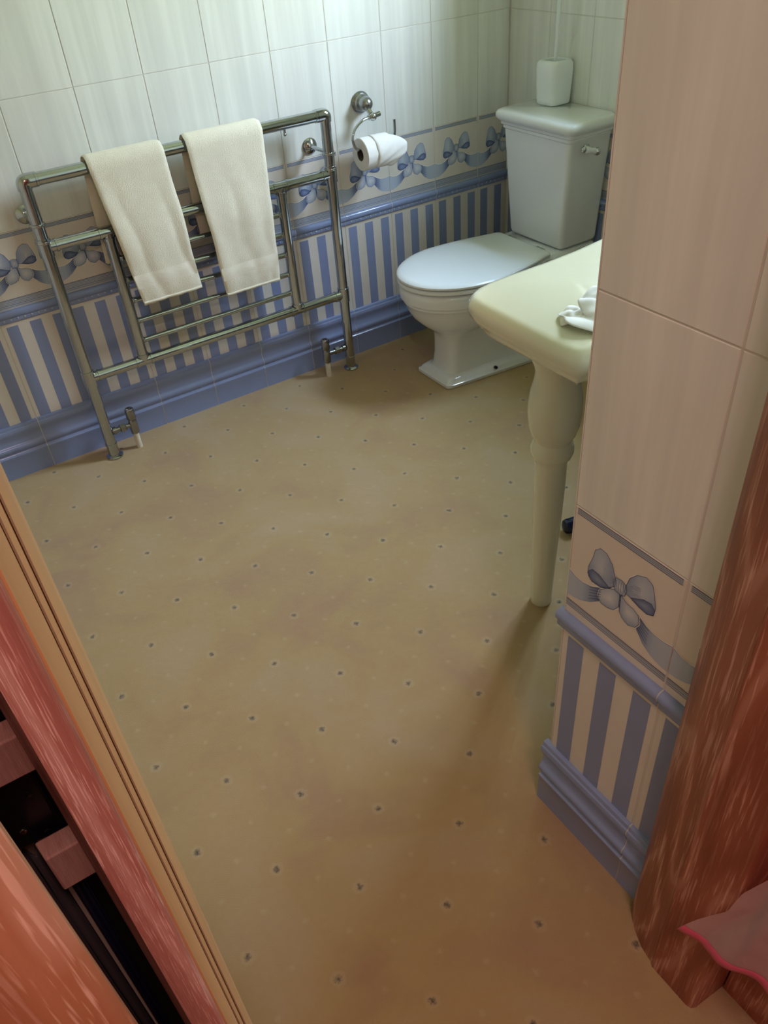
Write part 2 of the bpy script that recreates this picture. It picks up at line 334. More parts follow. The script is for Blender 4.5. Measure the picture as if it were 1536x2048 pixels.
def motif(mb, fn, s0, a, b, mat):
    """printed bow and garland between s=a and s=b of the tile that starts at s0 (a,b in tile units 0..TW)"""
    def P(pts, o): return [fn(s0 + min(max(x, a), b), z, o) for x, z in pts]
    def vis(pts): return min(p[0] for p in pts) < b - 1e-4 and max(p[0] for p in pts) > a + 1e-4
    def fan(pts, o, cc, ce):
        if not vis(pts): return
        cx = sum(p[0] for p in pts)/len(pts); cz = sum(p[1] for p in pts)/len(pts)
        v = P(pts + [(cx, cz)], o); n = len(pts)
        for i in range(n):
            j = (i+1) % n
            mb.add([v[i], v[j], v[n]], [(0, 1, 2)], mat, False, [ce(pts[i]), ce(pts[j]), cc])
    def stroke(pts, w, o, c, closed=False):
        q = pts + [pts[0]] if closed else pts
        if not vis(q): return
        for (x0, z0), (x1, z1) in zip(q[:-1], q[1:]):
            d = math.hypot(x1-x0, z1-z0) or 1; nx, nz = -(z1-z0)/d*w/2, (x1-x0)/d*w/2
            mb.add(P([(x0+nx, z0+nz), (x1+nx, z1+nz), (x1-nx, z1-nz), (x0-nx, z0-nz)], o), [(0, 1, 2, 3)], mat, False, c)
    def band(top, bot, o, cols):
        for i in range(len(top)-1):
            q = [top[i], top[i+1], bot[i+1], bot[i]]
            if vis(q): mb.add(P(q, o), [(0, 1, 2, 3)], mat, False, [cols[i], cols[i+1], cols[i+1], cols[i]])
    def mixc(c1, c2, t): return tuple(c1[k]*(1-t)+c2[k]*t for k in range(3)) + (1,)
    band(RIB_L, RIB_LB, 0.0004, [C_RIB, C_RIB, mixc(C_RIB, C_MID, .2), C_MID, C_DARK])
    band(RIB_R, RIB_RB, 0.0004, [C_DARK, C_MID, mixc(C_RIB, C_MID, .2), C_RIB, C_RIB])
    for e in (RIB_L, RIB_R): stroke([(x, z+.0016) for x, z in e], 0.0022, 0.0005, C_HALO)
    stroke(RIB_L, 0.0007, 0.0006, C_MID); stroke(RIB_R, 0.0007, 0.0006, C_MID)
    for k in range(5):                                              # pencil hatching in the ribbon folds
        f = (k+0.7)/5.6
        stroke([(.067, .634-(.028*f)), (.045, .624-.033*f)], 0.0007, 0.0007, C_LINE)
        stroke([(.137, .634-(.026*f)), (.158, .625-.036*f)], 0.0007, 0.0007, C_LINE)
    for loop in (BL_L, BL_R, TAIL_L, TAIL_R): stroke(loop, 0.0034, 0.00045, C_HALO, True)
    fan(TAIL_L, 0.0006, C_PALE, lambda p: mixc(C_RIB, C_MID, .6 if p[0] > .09 or p[1] < .61 else .1)); fan(TAIL_R, 0.0006, C_PALE, lambda p: mixc(C_RIB, C_MID, .7 if p[0] < .108 or p[1] < .61 else .1))
    fan(BL_L, 0.0007, mixc(C_RIB, C_PALE, .45), lambda p: mixc(C_RIB, C_MID, .9 if p[0] > .078 or p[1] < .66 else .25))
    fan(BL_R, 0.0007, mixc(C_RIB, C_PALE, .45), lambda p: mixc(C_RIB, C_MID, .9 if p[0] < .116 or p[1] < .67 else .25))
    fan(BL_LH, 0.0008, C_MID, lambda p: C_DARK); fan(BL_RH, 0.0008, C_MID, lambda p: C_DARK)
    fan(KNOT, 0.0009, C_PALE, lambda p: mixc(C_RIB, C_MID, .8))
    for loop in (BL_L, BL_R, BL_LH, BL_RH, TAIL_L, TAIL_R, KNOT): stroke(loop, 0.0007, 0.0010, C_LINE, True)
    for k in range(6):
        f = k/6
        stroke([(.089, .666-f*.010), (.078-.004*f, .672-f*.024), (.066, .674-f*.022)], 0.0005, 0.0010, C_MID)
        stroke([(.109, .668-f*.009), (.121, .680-f*.020), (.134, .684-f*.018)], 0.0005, 0.0010, C_MID)
    for k in range(4): stroke([(.092+.004*k, .670), (.0925+.0045*k, .651)], 0.0006, 0.0011, C_DARK)
    stroke([(.101, .648), (.102, .628)], 0.0022, 0.0011, C_DARK)

def tiled(mb, fn, s0, s1, ztop, off=0.0, white=0, zmin=0.0, low=.538):
    """tiles over s0..s1; joints at off + k*TW. material slots: 0 white 1 cream 2 stripe white 3 blue 4 rail-light 5 line 6 grout 7 print"""
    def slab(a, b, z0, z1, m, o=0.0):
        if b-a < 1e-4 or z1-z0 < 1e-4: return
        e = 0.0011
        v = [fn(a, z0, -.0012), fn(b, z0, -.0012), fn(b, z1, -.0012), fn(a, z1, -.0012), fn(a+e, z0+e, o), fn(b-e, z0+e, o), fn(b-e, z1-e, o), fn(a+e, z1-e, o)]
        mb.add(v, [(4, 5, 6, 7), (0, 1, 5, 4), (1, 2, 6, 5), (2, 3, 7, 6), (3, 0, 4, 7)], m)
    def flat(a, b, z0, z1, m, o, col=None):
        if b-a < 1e-4: return
        mb.add([fn(a, z0, o), fn(b, z0, o), fn(b, z1, o), fn(a, z1, o)], [(0, 1, 2, 3)], m, False, col)
    mb.add([fn(s0, zmin, -.0009), fn(s1, zmin, -.0009), fn(s1, ztop, -.0009), fn(s0, ztop, -.0009)], [(0, 1, 2, 3)], 6)
    k0 = math.floor((s0-off)/TW + 1e-6); k = k0
    while off + k*TW < s1 - 1e-6:
        t0 = off + k*TW; a = max(t0+G, s0); b = min(t0+TW-G, s1); ga = a-t0; gb = b-t0
        for z0, z1 in zip(HROWS[:-1], HROWS[1:]):
            if z0 < ztop: slab(a, b, z0+G*.7, min(z1-G*.7, ztop), 0)
        slab(a, b, H_LINE-0.031, H_LT+.0135-G*.7, 1)
        # ruled line above the garland, and the ruled group under it
        la, lb = max(a, t0+.0065), min(b, t0+TW-.0065)
        flat(la, lb, H_LT+.0005, H_LTT-.0025, 4, .0003)
        for zz, w in ((H_LT+.0005, .0011), (H_LT+.004, .0006), (H_LT+.0068, .0006), (H_LTT-.0032, .0013)): flat(la, lb, zz, zz+w, 5, .0005)
        flat(a+.0005, b-.0005, low, .564, 4, .0003)
        for zz, w in ((.5425, .0008), (.547, .0012), (.5515, .0007), (.556, .0008), (.5605, .0006), (.5632, .0016)):
            if zz >= low: flat(a+.0005, b-.0005, zz, zz+w, 5, .0005)
        motif(mb, fn, t0, ga, gb, 7)
        slab(a, b, H_SK-.004, H_ST+.002, 2)
        for q in range(3):
            x0 = t0 + .0137 + q*.069; x1 = x0 + .0345
            x0, x1 = max(x0, a+.0011), min(x1, b-.0011)
            if x1 > x0: flat(x0, x1, H_SK-.003, H_ST-.009, 3, .0003)
        k += 1
WM = lambda w: [w, 'cream_tile', 'stripe_white', 'stripe_blue', 'rail_light', 'line_blue', 'grout', 'print']

def skirt(mb, fn, s0, s1, off, prof, gmat=1, dz=0.0):
    """moulded ceramic tiles following a profile of (out, z), cut every TW by a pale joint"""
    cuts = [s0]; k = math.ceil((s0-off+.02)/TW + 1e-6)
    while off + k*TW < s1-.02: cuts.append(off+k*TW); k += 1
    cuts.append(s1)
    for i, (a, b) in enumerate(zip(cuts[:-1], cuts[1:])):
        a += G if i else 0; b -= G if i < len(cuts)-2 else 0
        mb.rings([[fn(s, z, o) for o, z in prof] for s in (a, b)], 0, True, True, True)
    mb.rings([[fn(s, z-.0006, max(o-.0009, -.004)) for o, z in prof] for s in (s0+.001, s1-.001)], gmat, False, True, True)

SK = [(-.004,0),(.012,0),(.012,.070),(.0135,.073),(.0135,.078),(.009,.081),(.007,.086),(.010,.091),(.0145,.098),(.015,.105),(.0125,.110),(.009,.113),(.007,.118),(.0055,.126),(.006,.136),(.010,.147),(.013,.155),(.0135,.162),(.012,.168),(.009,.170),(.009,.173),(.0075,.178),(.005,.1795),(-.004,.1795)]
RAIL = [(-.004,.4975),(.003,.4975),(.005,.499),(.006,.503),(.006,.512),(.0085,.514),(.0115,.518),(.0125,.524),(.0115,.530),(.008,.534),(.003,.5355),(-.004,.5355)]

BY = 0.006                                    # back wall tile face (the skirting front sits at y = -0.006)
back = lambda s, z, o: (s, BY - o, z)
NX = 0.480
nib = lambda s, z, o: (NX - o, -1.868 - s, z)
RX = 1.94
rightw = lambda s, z, o: (RX - o, -s, z)
frontw = lambda s, z, o: (s, -1.868 + o, z)

# floor
mb = MB(); mb.box(-1.25, 2.2, -3.6, 0.25, -0.05, 0.0); struct(mb.build('floor', 'carpet'))
# back wall
mb = MB(); tiled(mb, back, -1.0, RX, 2.40); mb.box(-1.15, 2.1, BY+.0012, 0.16, 0, 2.4, 6)
struct(mb.build('wall_back', WM('white_x')))
mb = MB(); skirt(mb, back, -1.0, RX, 0, SK); struct(mb.build('baseboard_back', ['rail_blue', 'grout']))
mb = MB(); skirt(mb, back, -1.0, RX, 0, RAIL)
for k in range(int(2.94/0.0205)):
    if abs(((-.99+k*.0205) % TW)-0) > .004: mb.lathe([(.0038, 0), (.0030, .0016), (.0014, .0027), (0, .003)], (-.99+k*.0205, BY-.0056, .5075), (0, -1, 0), 8, 2, False, False)
struct(mb.build('trim_1', ['rail_blue', 'grout', 'rail_light']))
# right wall with the window opening
mb = MB()
def cut(s0, s1, z0, z1):
    pass
a, b = -WY1, -WY0
tiled(mb, rightw, 0.0, a, 2.40, 0.0)
tiled(mb, rightw, b, 1.868, 2.40, 0.0)
HS = HROWS[:]
tiled(mb, rightw, a, b, WZ0, 0.0)
for (s0_, s1_, z0_, z1_) in ((0-.1, a, 0, 2.4), (b, 1.868+.1, 0, 2.4), (a, b, 0, WZ0), (a, b, WZ1, 2.4)):
    mb.box(RX+.0012, RX+.16, -s1_, -s0_, z0_, z1_, 6)
mb.box(RX-.0, RX+.0012, -b, -a, WZ1, 2.4, 0)
struct(mb.build('wall_right', WM('white_y')))
mb = MB(); skirt(mb, rightw, 0.018, 1.85, 0, SK); struct(mb.build('baseboard_right', ['rail_blue', 'grout']))
mb = MB(); skirt(mb, rightw, 0.014, 1.85, 0, RAIL); struct(mb.build('trim_2', ['rail_blue', 'grout']))
win = empty('window_1', (RX+.08, (WY0+WY1)/2, WZ0)); struct(win)
mb = MB(); fy = .045
for (y0, y1, z0, z1) in ((WY0, WY0+fy, WZ0, WZ1), (WY1-fy, WY1, WZ0, WZ1), (WY0+fy, WY1-fy, WZ0, WZ0+fy), (WY0+fy, WY1-fy, WZ1-fy, WZ1), ((WY0+WY1)/2-.02, (WY0+WY1)/2+.02, WZ0+fy, WZ1-fy)):
    mb.box(RX+.06, RX+.105, y0+.0005, y1-.0005, z0+.0005, z1-.0005)
part(mb, 'window_frame', 'pipe_white', win, bevel=.004)
mb = MB(); mb.box(RX+.080, RX+.084, WY0+fy-.004, WY1-fy+.004, WZ0+fy-.004, WZ1-fy+.004); part(mb, 'window_pane', 'glass', win)
mb = MB(); mb.box(RX-.03, RX+.058, WY0-.02, WY1+.02, WZ0-.02, WZ0+.002); part(mb, 'window_sill', 'pipe_white', win, bevel=.005)

# return wall (nib) by the doorway and the wall behind the washstand
mb = MB(); tiled(mb, nib, 0.0, 0.262, 2.40, 0.0, low=.5505)
mb.box(NX+.0012, 2.1, -2.14, -1.868-.0012, 0, 2.4, 6)
tiled(mb, frontw, NX+.001, RX, 2.40, 0.08)
mb.box(NX-.0002, NX+.004, -1.8692, -1.8675, H_SK, 2.4, 2)
struct(mb.build('wall_front', WM('white_y')))
mb = MB(); skirt(mb, nib, -.012, 0.246, 0, SK); struct(mb.build('baseboard_front', ['rail_blue', 'grout']))
mb = MB(); skirt(mb, nib, -.008, 0.246, 0, RAIL); struct(mb.build('trim_3', ['rail_blue', 'grout']))
# left wall, ceiling, hallway
mb = MB(); mb.box(-1.15, -1.0, -3.45, 0.006, 0, 2.4); struct(mb.build('wall_left', 'plaster'))
mb = MB(); mb.box(-1.15, 2.1, -3.5, 0.16, 2.4, 2.5); struct(mb.build('ceiling', 'ceiling'))
mb = MB(); mb.box(0.492, 0.60, -3.45, -2.300, 0, 2.4); mb.box(0.60, 2.1, -3.45, -2.16, 0, 2.4); struct(mb.build('wall_hall', 'hall_wall'))
mb = MB(); mb.box(-1.15, 0.60, -3.6, -3.45, 0, 2.4); struct(mb.build('wall_rear', 'hall_wall'))
mb = MB(); mb.box(0.478, 0.492, -3.44, -2.296, 0, 0.115); struct(mb.build('baseboard_hall', 'oak'), ); 
# partition left of the doorway and above it
mb = MB(); mb.box(-0.999, -0.30, -2.14, -2.06, 0, 2.4); mb.box(-0.262, 0.4792, -2.14, -2.062, 2.102, 2.4); mb.box(-0.30, -0.262, -2.14, -2.06, 0, 2.4); struct(mb.build('wall_partition', 'plaster'))

# ------------------------------------------------------------------ door frame
def prism(mb, pts, z0, z1, mat=0, smooth=False):
    return mb.rings([[(x, y, z) for x, y in pts] for z in (z0, z1)], mat, smooth)
fr_ = empty('door_1', (0.44, -2.2, 0)); struct(fr_)
mb = MB(); prism(mb, [(.4785,-2.124),(.462,-2.120),(.451,-2.122),(.441,-2.133),(.430,-2.150),(.418,-2.176),(.413,-2.200),(.411,-2.203),(.411,-2.205),(.4085,-2.207),(.4085,-2.279),(.4105,-2.286),(.417,-2.290),(.4785,-2.294)], 0.0, 2.05)
rj = part(mb, 'right_jamb', 'oak', fr_)
# left jamb: a narrow limed edge towards the hall and a honey coloured grooved face along the opening
cx, cy = -0.20185, -2.49482
def pol(az, d): return (cx + d*math.tan(math.radians(az)), cy + d)
mb = MB()
P1 = [pol(-6.3, .215), pol(-2.5, .21), pol(-2.3, .213)]
prism(mb, [pol(-6.3, .212), pol(-2.9, .208), pol(-2.45, .210), pol(-2.35, .214), pol(-2.5, .26), pol(-7.0, .26)], 0.0, 2.05)
part(mb, 'left_jamb', 'oak_jamb', fr_)
mb = MB()
prism(mb, [pol(-2.6, .216), pol(-2.05, .2165), pol(-.70, .245), pol(-.62, .2475), pol(-.80, .252), pol(-.42, .256), pol(.02, .272), pol(.10, .274), pol(-.08, .279), pol(.24, .284), pol(.85, .32), pol(1.10, .35), pol(1.15, .41), pol(-6, .41), pol(-6, .262), pol(-2.9, .262)], 0.0, 2.05)
part(mb, 'jamb_lining', 'pine', fr_)
for (a0, d0, a1, d1) in ((-.62, .2455, -.51, .2475), (.09, .2710, .20, .2730)):  # dark strips that paint the shadow of the two grooves
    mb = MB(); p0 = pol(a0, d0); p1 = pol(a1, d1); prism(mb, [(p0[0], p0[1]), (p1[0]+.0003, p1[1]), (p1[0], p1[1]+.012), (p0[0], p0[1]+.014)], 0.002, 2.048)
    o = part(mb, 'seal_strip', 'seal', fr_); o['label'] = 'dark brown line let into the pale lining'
mb = MB(); mb.box(-.23, .4785, -2.292, -2.14, 2.052, 2.10); part(mb, 'head_jamb', 'oak', fr_)
# the open door leaf at the lower left
mb = MB()
e0 = pol(-12.9, .155)
prism(mb, [(e0[0], e0[1]), (e0[0]+.002, e0[1]+.003), (e0[0]-.004, e0[1]+.036), (e0[0]-.60, e0[1]-.05), (e0[0]-.60, e0[1]-.092), (e0[0]-.004, e0[1]-.003)], 0.01, 2.03)
leaf = struct(mb.build('door_2', 'oak_door'))

# the dark hinge-side cavity: two sawn packers and a black steel plate between them
D = 0.30
mb = MB(); A = pol(-6.2, .37); B = pol(-30, .37); mb.box(B[0], A[0]+.002, A[1], A[1]+.012, 0, 2.05); tag(mb.build('frame_backing', 'dark_board'), 'dark board closing the gap behind the wood packers left of the doorway', 'board')  # dark sheet added to paint the deep shade of the open cavity
mb = MB()
for k, (a0, a1, dd) in enumerate(((-12.6, -10.2, .335), (-9.7, -8.5, .345))):
    rg = []
    for j in range(9):
        a = a0+(a1-a0)*j/8; p = pol(a, dd + .006*math.cos(j*1.6+k)); rg.append([(p[0], p[1], .03), (p[0], p[1], .6), (p[0]+.002*k, p[1], 1.035-.03*k)])
    mb.rings(rg, k, True, False, False, False)
o = tag(mb.build('dark_sheet', ['sheet_grey', 'sheet_navy'], fixn=False), 'dark grey and navy sheeting hanging in the gap beneath the lower wood packer', 'sheet'); sd = o.modifiers.new('s', 'SOLIDIFY'); sd.thickness = .001
def slab_az(mb, a0, a1, z0, z1, d0, d1, mat=0, tilt=0.0):
    A = pol(a0, d0); B = pol(a1, d0); Cc = pol(a1, d1); E_ = pol(a0, d1)
    v = [(A[0], A[1], z0), (B[0], B[1], z0+tilt), (Cc[0], Cc[1], z0+tilt), (E_[0], E_[1], z0), (A[0], A[1], z1), (B[0], B[1], z1+tilt), (Cc[0], Cc[1], z1+tilt), (E_[0], E_[1], z1)]
    return mb.add(v, [(0,1,2,3), (4,5,6,7), (0,1,5,4), (1,2,6,5), (2,3,7,6), (3,0,4,7)], mat)
zat = lambda el, d: 1.46961 + d*math.tan(math.radians(el))
mb = MB(); slab_az(mb, -15.5, -6.75, zat(-48.2, D), zat(-45.7, D), D, D+.014)
up = tag(mb.build('wooden_packer', 'block', bevel=.0012), 'pinkish sawn wood packer above the black steel plate in the frame gap', 'wood block', 'wood packers in the frame gap')
mb = MB(); slab_az(mb, -10.4, -6.75, zat(-55.2, D), zat(-53.0, D), D-.004, D+.010)
lo = tag(mb.build('wooden_packer', 'block', bevel=.0012), 'small ribbed wood packer with a chipped corner, below the black steel plate', 'wood block', 'wood packers in the frame gap')
mb = MB(); slab_az(mb, -16, -7.3, zat(-53.6, D), zat(-47.6, D), D+.016, D+.05)
pl = tag(mb.build('steel_plate', 'black_metal', bevel=.002), 'black steel plate with screws, set between two wood packers', 'metal plate')
for a_, el_ in ((-10.6, -51.2), (-8.6, -49.3), (-8.8, -51.9)):
    p = pol(a_, D+.016); mb = MB(); mb.lathe([(.0022, 0), (.0020, .0006), (.0008, .0010), (0, .0010)], (p[0], p[1], zat(el_, D+.016)), (0, -1, 0), 12); part(mb, 'screw', 'chrome_dull' if a_ < -10 else 'black_metal', pl)

# ------------------------------------------------------------------ heated towel rail
RY = -0.085; XL, XR = 0.181, 1.116; ZT = 0.889; ZM = 0.711; ZB = 0.295; XI0, XI1 = 0.362, 0.928
rad = empty('towel_radiator', (0.65, RY, 0), 'chrome ladder towel radiator standing against the blue striped tiles', 'towel rail')
PR = 0.0175
for X in (XL, XR):
    mb = MB(); mb.cyl((X, RY, .004), (X, RY, ZT-.012), PR)
    mb.tube([(X, RY, ZT-.02), (X, RY, ZT-.006), (X + (.006 if X == XL else -.006), RY, ZT), (X + (.03 if X == XL else -.03), RY, ZT)], PR+.0025, 20, 0, 5)
    for z in (.775, .727): mb.lathe([(PR, -.004), (PR+.004, -.003), (PR+.005, 0), (PR+.004, .003), (PR, .004)], (X, RY, z), (0, 0, 1))
    for z in (ZM, ZB): mb.lathe([(PR, -.026), (PR+.003, -.025), (PR+.003, .025), (PR, .026)], (X, RY, z), (0, 0, 1))
    mb.lathe([(PR, .045), (PR+.002, .046), (PR+.002, .052), (PR, .053)], (X, RY, 0), (0, 0, 1))
    mb.lathe([(PR+.010, 0), (PR+.010, .005), (PR+.004, .009), (PR, .010)], (X, RY, 0), (0, 0, 1))
    part(mb, 'post', 'chrome', rad)
mb = MB(); mb.cyl((XL+.02, RY, ZT), (XR-.02, RY, ZT), PR)
for X in (XL+.034, XR-.034): mb.lathe([(PR, -.004), (PR+.002, -.003), (PR+.002, .003), (PR, .004)], (X, RY, ZT), (1, 0, 0))
part(mb, 'top_rail', 'chrome', rad)
mb = MB(); mb.cyl((.970, RY, ZT-.030), (.970, RY, ZT-.015), .0045, 12); mb.sphere((.970, RY, ZT-.031), .0055, 12); part(mb, 'bleed_valve', 'chrome', rad)
for z in (ZM, ZB):
    mb = MB(); mb.cyl((XL, RY, z), (XR, RY, z), PR-.001)
    for X in (XL+.032, XR-.032, XI0-.024, XI0+.024, XI1-.024, XI1+.024): mb.lathe([(PR-.001, -.004), (PR+.0015, -.003), (PR+.0015, .003), (PR-.001, .004)], (X, RY, z), (1, 0, 0))
    part(mb, 'cross_rail', 'chrome', rad)
for X in (XI0, XI1):
    mb = MB(); mb.cyl((X, RY, ZB), (X, RY, ZM), PR-.0005)
    for z in (ZB+.02, ZM-.02): mb.lathe([(PR-.001, -.005), (PR+.002, -.004), (PR+.002, .004), (PR-.001, .005)], (X, RY, z), (0, 0, 1))
    part(mb, 'inner_post', 'chrome', rad)
for z in (.626, .560, .494, .427, .361):
    mb = MB(); mb.cyl((XI0+.012, RY, z), (XI1-.012, RY, z), .0085, 16)
    for X in (XI0+.018, XI1-.018): mb.lathe([(.0085, -.003), (.0105, 0), (.0085, .003)], (X, RY, z), (1, 0, 0), 16)
    part(mb, 'rung', 'chrome', rad)
for X, wx in ((XL, .172), (XR, 1.098)):
    mb = MB(); mb.lathe([(.025, 0), (.026, .004), (.022, .009), (.012, .013), (.008, .016)], (wx, BY+.001, .784), (0, -1, 0))
    mb.cyl((wx, BY-.012, .784), (X-.004 if X == XL else X-.004, RY+.01, .777), .0065, 14); part(mb, 'wall_bracket', 'chrome', rad)
# valves
for X, sgn in ((XL, 1), (XR, -1)):
    vx = X + sgn*(.088 if sgn > 0 else .098); zv = .090
    mb = MB(); mb.cyl((X+sgn*.012, RY, zv), (vx-sgn*.006, RY, zv), .0085, 16)
    mb.lathe([(.012, -.010), (.0145, -.008), (.0145, .008), (.012, .010)], (X+sgn*.052, RY, zv), (1, 0, 0), 6)
    mb.lathe([(.013, -.005), (.013, .005)], (X+sgn*.024, RY, zv), (1, 0, 0), 16)
    mb.lathe([(.010, zv-.034), (.014, zv-.031), (.0145, zv-.012), (.014, zv+.014), (.0115, zv+.020)], (vx, RY, 0), (0, 0, 1), 20); v_ = part(mb, 'valve', 'chrome_dull', rad)
    mb = MB(); mb.lathe([(.013, zv+.020), (.0155, zv+.024), (.0155, zv+.056), (.013, zv+.060), (.0095, zv+.060), (.009, zv+.054), (0, zv+.054)], (vx, RY, 0), (0, 0, 1), 20); o = part(mb, 'valve_cap', 'chrome_dull', v_)
    mb = MB(); mb.cyl((vx, RY, -.002), (vx, RY, zv-.030), .0095, 16); o = part(mb, 'pipe_sleeve', 'pipe_white', v_); o['label'] = 'white pipe rising from the carpet to the valve'

# ------------------------------------------------------------------ towels
def towel(name, label, f, b, seed, xo=0.0):
    """f,b: (x0 top, x1 top, x0 bottom, x1 bottom, z bottom) of the front and rear drops"""
    rnd = random.Random(seed); root = empty(name, ((f[0]+f[1])/2, RY, ZT), label, 'towel', 'towels on the heated rail')
    def sheet(drop, sgn, nlay, z_end, off0, yb):
        pass
    NXs, R0 = 34, PR + .0035
    def surf(u, s, out):
        """u across 0..1, s arclength: negative = rear drop, 0 = top of rail, positive = front"""
        r = R0 + out; q = r*PI/2
        if abs(s) <= q:
            a = s/r; y = RY - r*math.sin(a); z = ZT + r*math.cos(a)
        else:
            z = ZT - (abs(s)-q); y = RY - r*(1 if s > 0 else -1)
        F = f if s >= 0 else b
        L = F[4]; k = min(max((ZT-z)/(ZT-L), 0), 1)
        x0 = F[0]+(F[2]-F[0])*k; x1 = F[1]+(F[3]-F[1])*k
        x = x0+(x1-x0)*u
        if abs(s) > q:
            amp = min(1, (abs(s)-q)/.22)
            w = .0030*math.sin(u*6.1+seed+z*5)+.0012*math.sin(u*15+seed*2+z*9) + .0055*(noise.noise(Vector((x*9, z*7, seed))))
            y += (-1 if s > 0 else .35)*(abs(w))*amp - (.010*amp*amp*(1 if s > 0 else 0))
            x += .004*noise.noise(Vector((z*9, seed, u*2)))*amp
        return Vector((x, y, z))
    def layer(s_a, s_b, off, th, xin=0.0, nm='towel', mat='terry'):
        pass
    def shell(mb, s_a, s_b, o0, o1, ux=0.0, ns=56, ragged=0.002):
        n = NXs; ring = []
        for i in range(ns+1):
            s = s_a+(s_b-s_a)*i/ns; outer = []; inner = []
            for j in range(n+1):
                u = j/n; edge = min(u, 1-u)*n/2.0; ee = min(1, edge)
                end = min(1, min(i, ns-i)/1.6)
                tt = (o1-o0)/2; mid = (o0+o1)/2; h = tt*math.sqrt(max(0.0, 1-(1-ee)**2))*math.sqrt(max(.0, 1-(1-end)**2))
                ss = s
                if i in (0, ns): ss += ragged*noise.noise(Vector((u*14, seed, s_b)))*2
                outer.append(surf(u+ux, ss, mid+h)); inner.append(surf(u+ux, ss, mid-h))
            ring.append(outer + list(reversed(inner)))
        mb.rings(ring, 0, True, True, True)
    zq = R0*PI/2
    sf = (ZT-f[4]) + zq + .004; sb = -((ZT-b[4]) + zq + .004)
    mb = MB(); shell(mb, sb*.97, sf-.006, .000, .0055, .012); part(mb, 'folded_lining', 'terry', root)
    mb = MB(); shell(mb, sb, sf, .0058, .0125); body = part(mb, 'towel_body', 'terry', root)
    # flat woven band near the front hem
    mb = MB(); s0 = sf-.088; s1 = sf-.046
    rg = []
    for i in range(7):
        s = s0+(s1-s0)*i/6; bulge = .0012*math.sin(PI*i/6)
        rg.append([surf(.01+.98*j/NXs, s, .0126+bulge) for j in range(NXs+1)])
    mb.rings(rg, 0, True, False, False, False); part(mb, 'woven_band', 'woven', root)
    # hem roll
    mb = MB(); mb.tube([surf(.01+.98*j/20, sf-.004, .010) for j in range(21)], .0040, 8, 0, 1); part(mb, 'hem', 'terry', root)
    return root
towel('hand_towel', 'cream folded hand towel on the rail, the left one, rear layer showing at the side', (.352, .572, .402, .592, .476), (.350, .566, .340, .560, .60), 1.3)
towel('hand_towel', 'cream folded hand towel hanging lowest, the right one on the rail', (.640, .884, .668, .860, .424), (.642, .88, .645, .87, .60), 4.1)

# ------------------------------------------------------------------ toilet roll holder and roll
hx, hz = 1.304, .880
th = empty('toilet_roll_holder', (hx, BY, hz), 'chrome toilet roll holder with domed rose and hooked arm on the tiled wall', 'toilet roll holder')
mb = MB(); mb.lathe([(.033, -.001), (.034, .004), (.030, .010), (.027, .012), (.026, .018), (.022, .022), (.023, .030), (.022, .040), (.018, .050), (.010, .056), (0, .058)], (hx, BY, hz), (0, -1, 0), 36); part(mb, 'wall_rose', 'chrome_dull', th)
mb = MB(); mb.cyl((hx, BY-.045, hz-.012), (hx+.004, BY-.062, .846), .0085, 16); mb.cyl((hx-.016, BY-.070, .845), (hx+.030, BY-.070, .851), .0085, 18); mb.sphere((hx+.002, BY-.070, .846), .0135)
part(mb, 'knuckle', 'chrome', th)
ry_, rz_ = -.082, .757
mb = MB(); mb.tube([(hx-.010, BY-.072, .846), (hx-.045, -.072, .842), (hx-.078, -.076, .822), (hx-.091, -.080, .795), (hx-.083, ry_, .768), (hx-.060, ry_, rz_+.001), (hx+.0, ry_, rz_), (hx+.045, ry_, rz_), (hx+.066, ry_, rz_+.010), (hx+.072, ry_, rz_+.035), (hx+.073, ry_, .828)], .0048, 14)
part(mb, 'arm', 'chrome', th)
roll = empty('toilet_roll', (1.285, ry_-.0, rz_-.012), 'white toilet roll hanging on the chrome arm with a loose end', 'toilet roll')
mb = MB(); x0, x1 = 1.236, 1.342; cz_ = rz_-.013; RR_ = .051
mb.lathe([(.0195, 0), (.049, 0), (RR_, .002), (RR_, x1-x0-.002), (.049, x1-x0), (.0195, x1-x0)], (x0, ry_, cz_), (1, 0, 0), 48, 0, False, False); part(mb, 'paper', 'paper', roll)
mb = MB(); mb.lathe([(.0185, .001), (.0195, .001), (.0195, x1-x0-.001), (.0185, x1-x0-.001), (.0185, .001)], (x0, ry_, cz_), (1, 0, 0), 40, 0, False, False); part(mb, 'cardboard_core', 'card', roll)
# loose sheets wound off-centre, sticking out at the right
mb = MB(); rg = []
for i in range(26):
    a = math.radians(85 + i*6); rr = RR_ + .0018; w = min(1, i/9)
    ex = -.006 + .056*math.sin(PI*min(1, i/25))**1.5
    xa = x0+.040; xb = x1+ex
    rg.append([(xa+(xb-xa)*j/10, ry_-rr*math.cos(a+PI) + .002*math.sin(j*1.3+i), cz_+rr*math.sin(a) - .006*max(0, j-7)/3) for j in range(11)])
mb.rings(rg, 0, True, False, False, False); o = part(mb, 'loose_sheet', 'paper', roll); sd = o.modifiers.new('s', 'SOLIDIFY'); sd.thickness = .0015

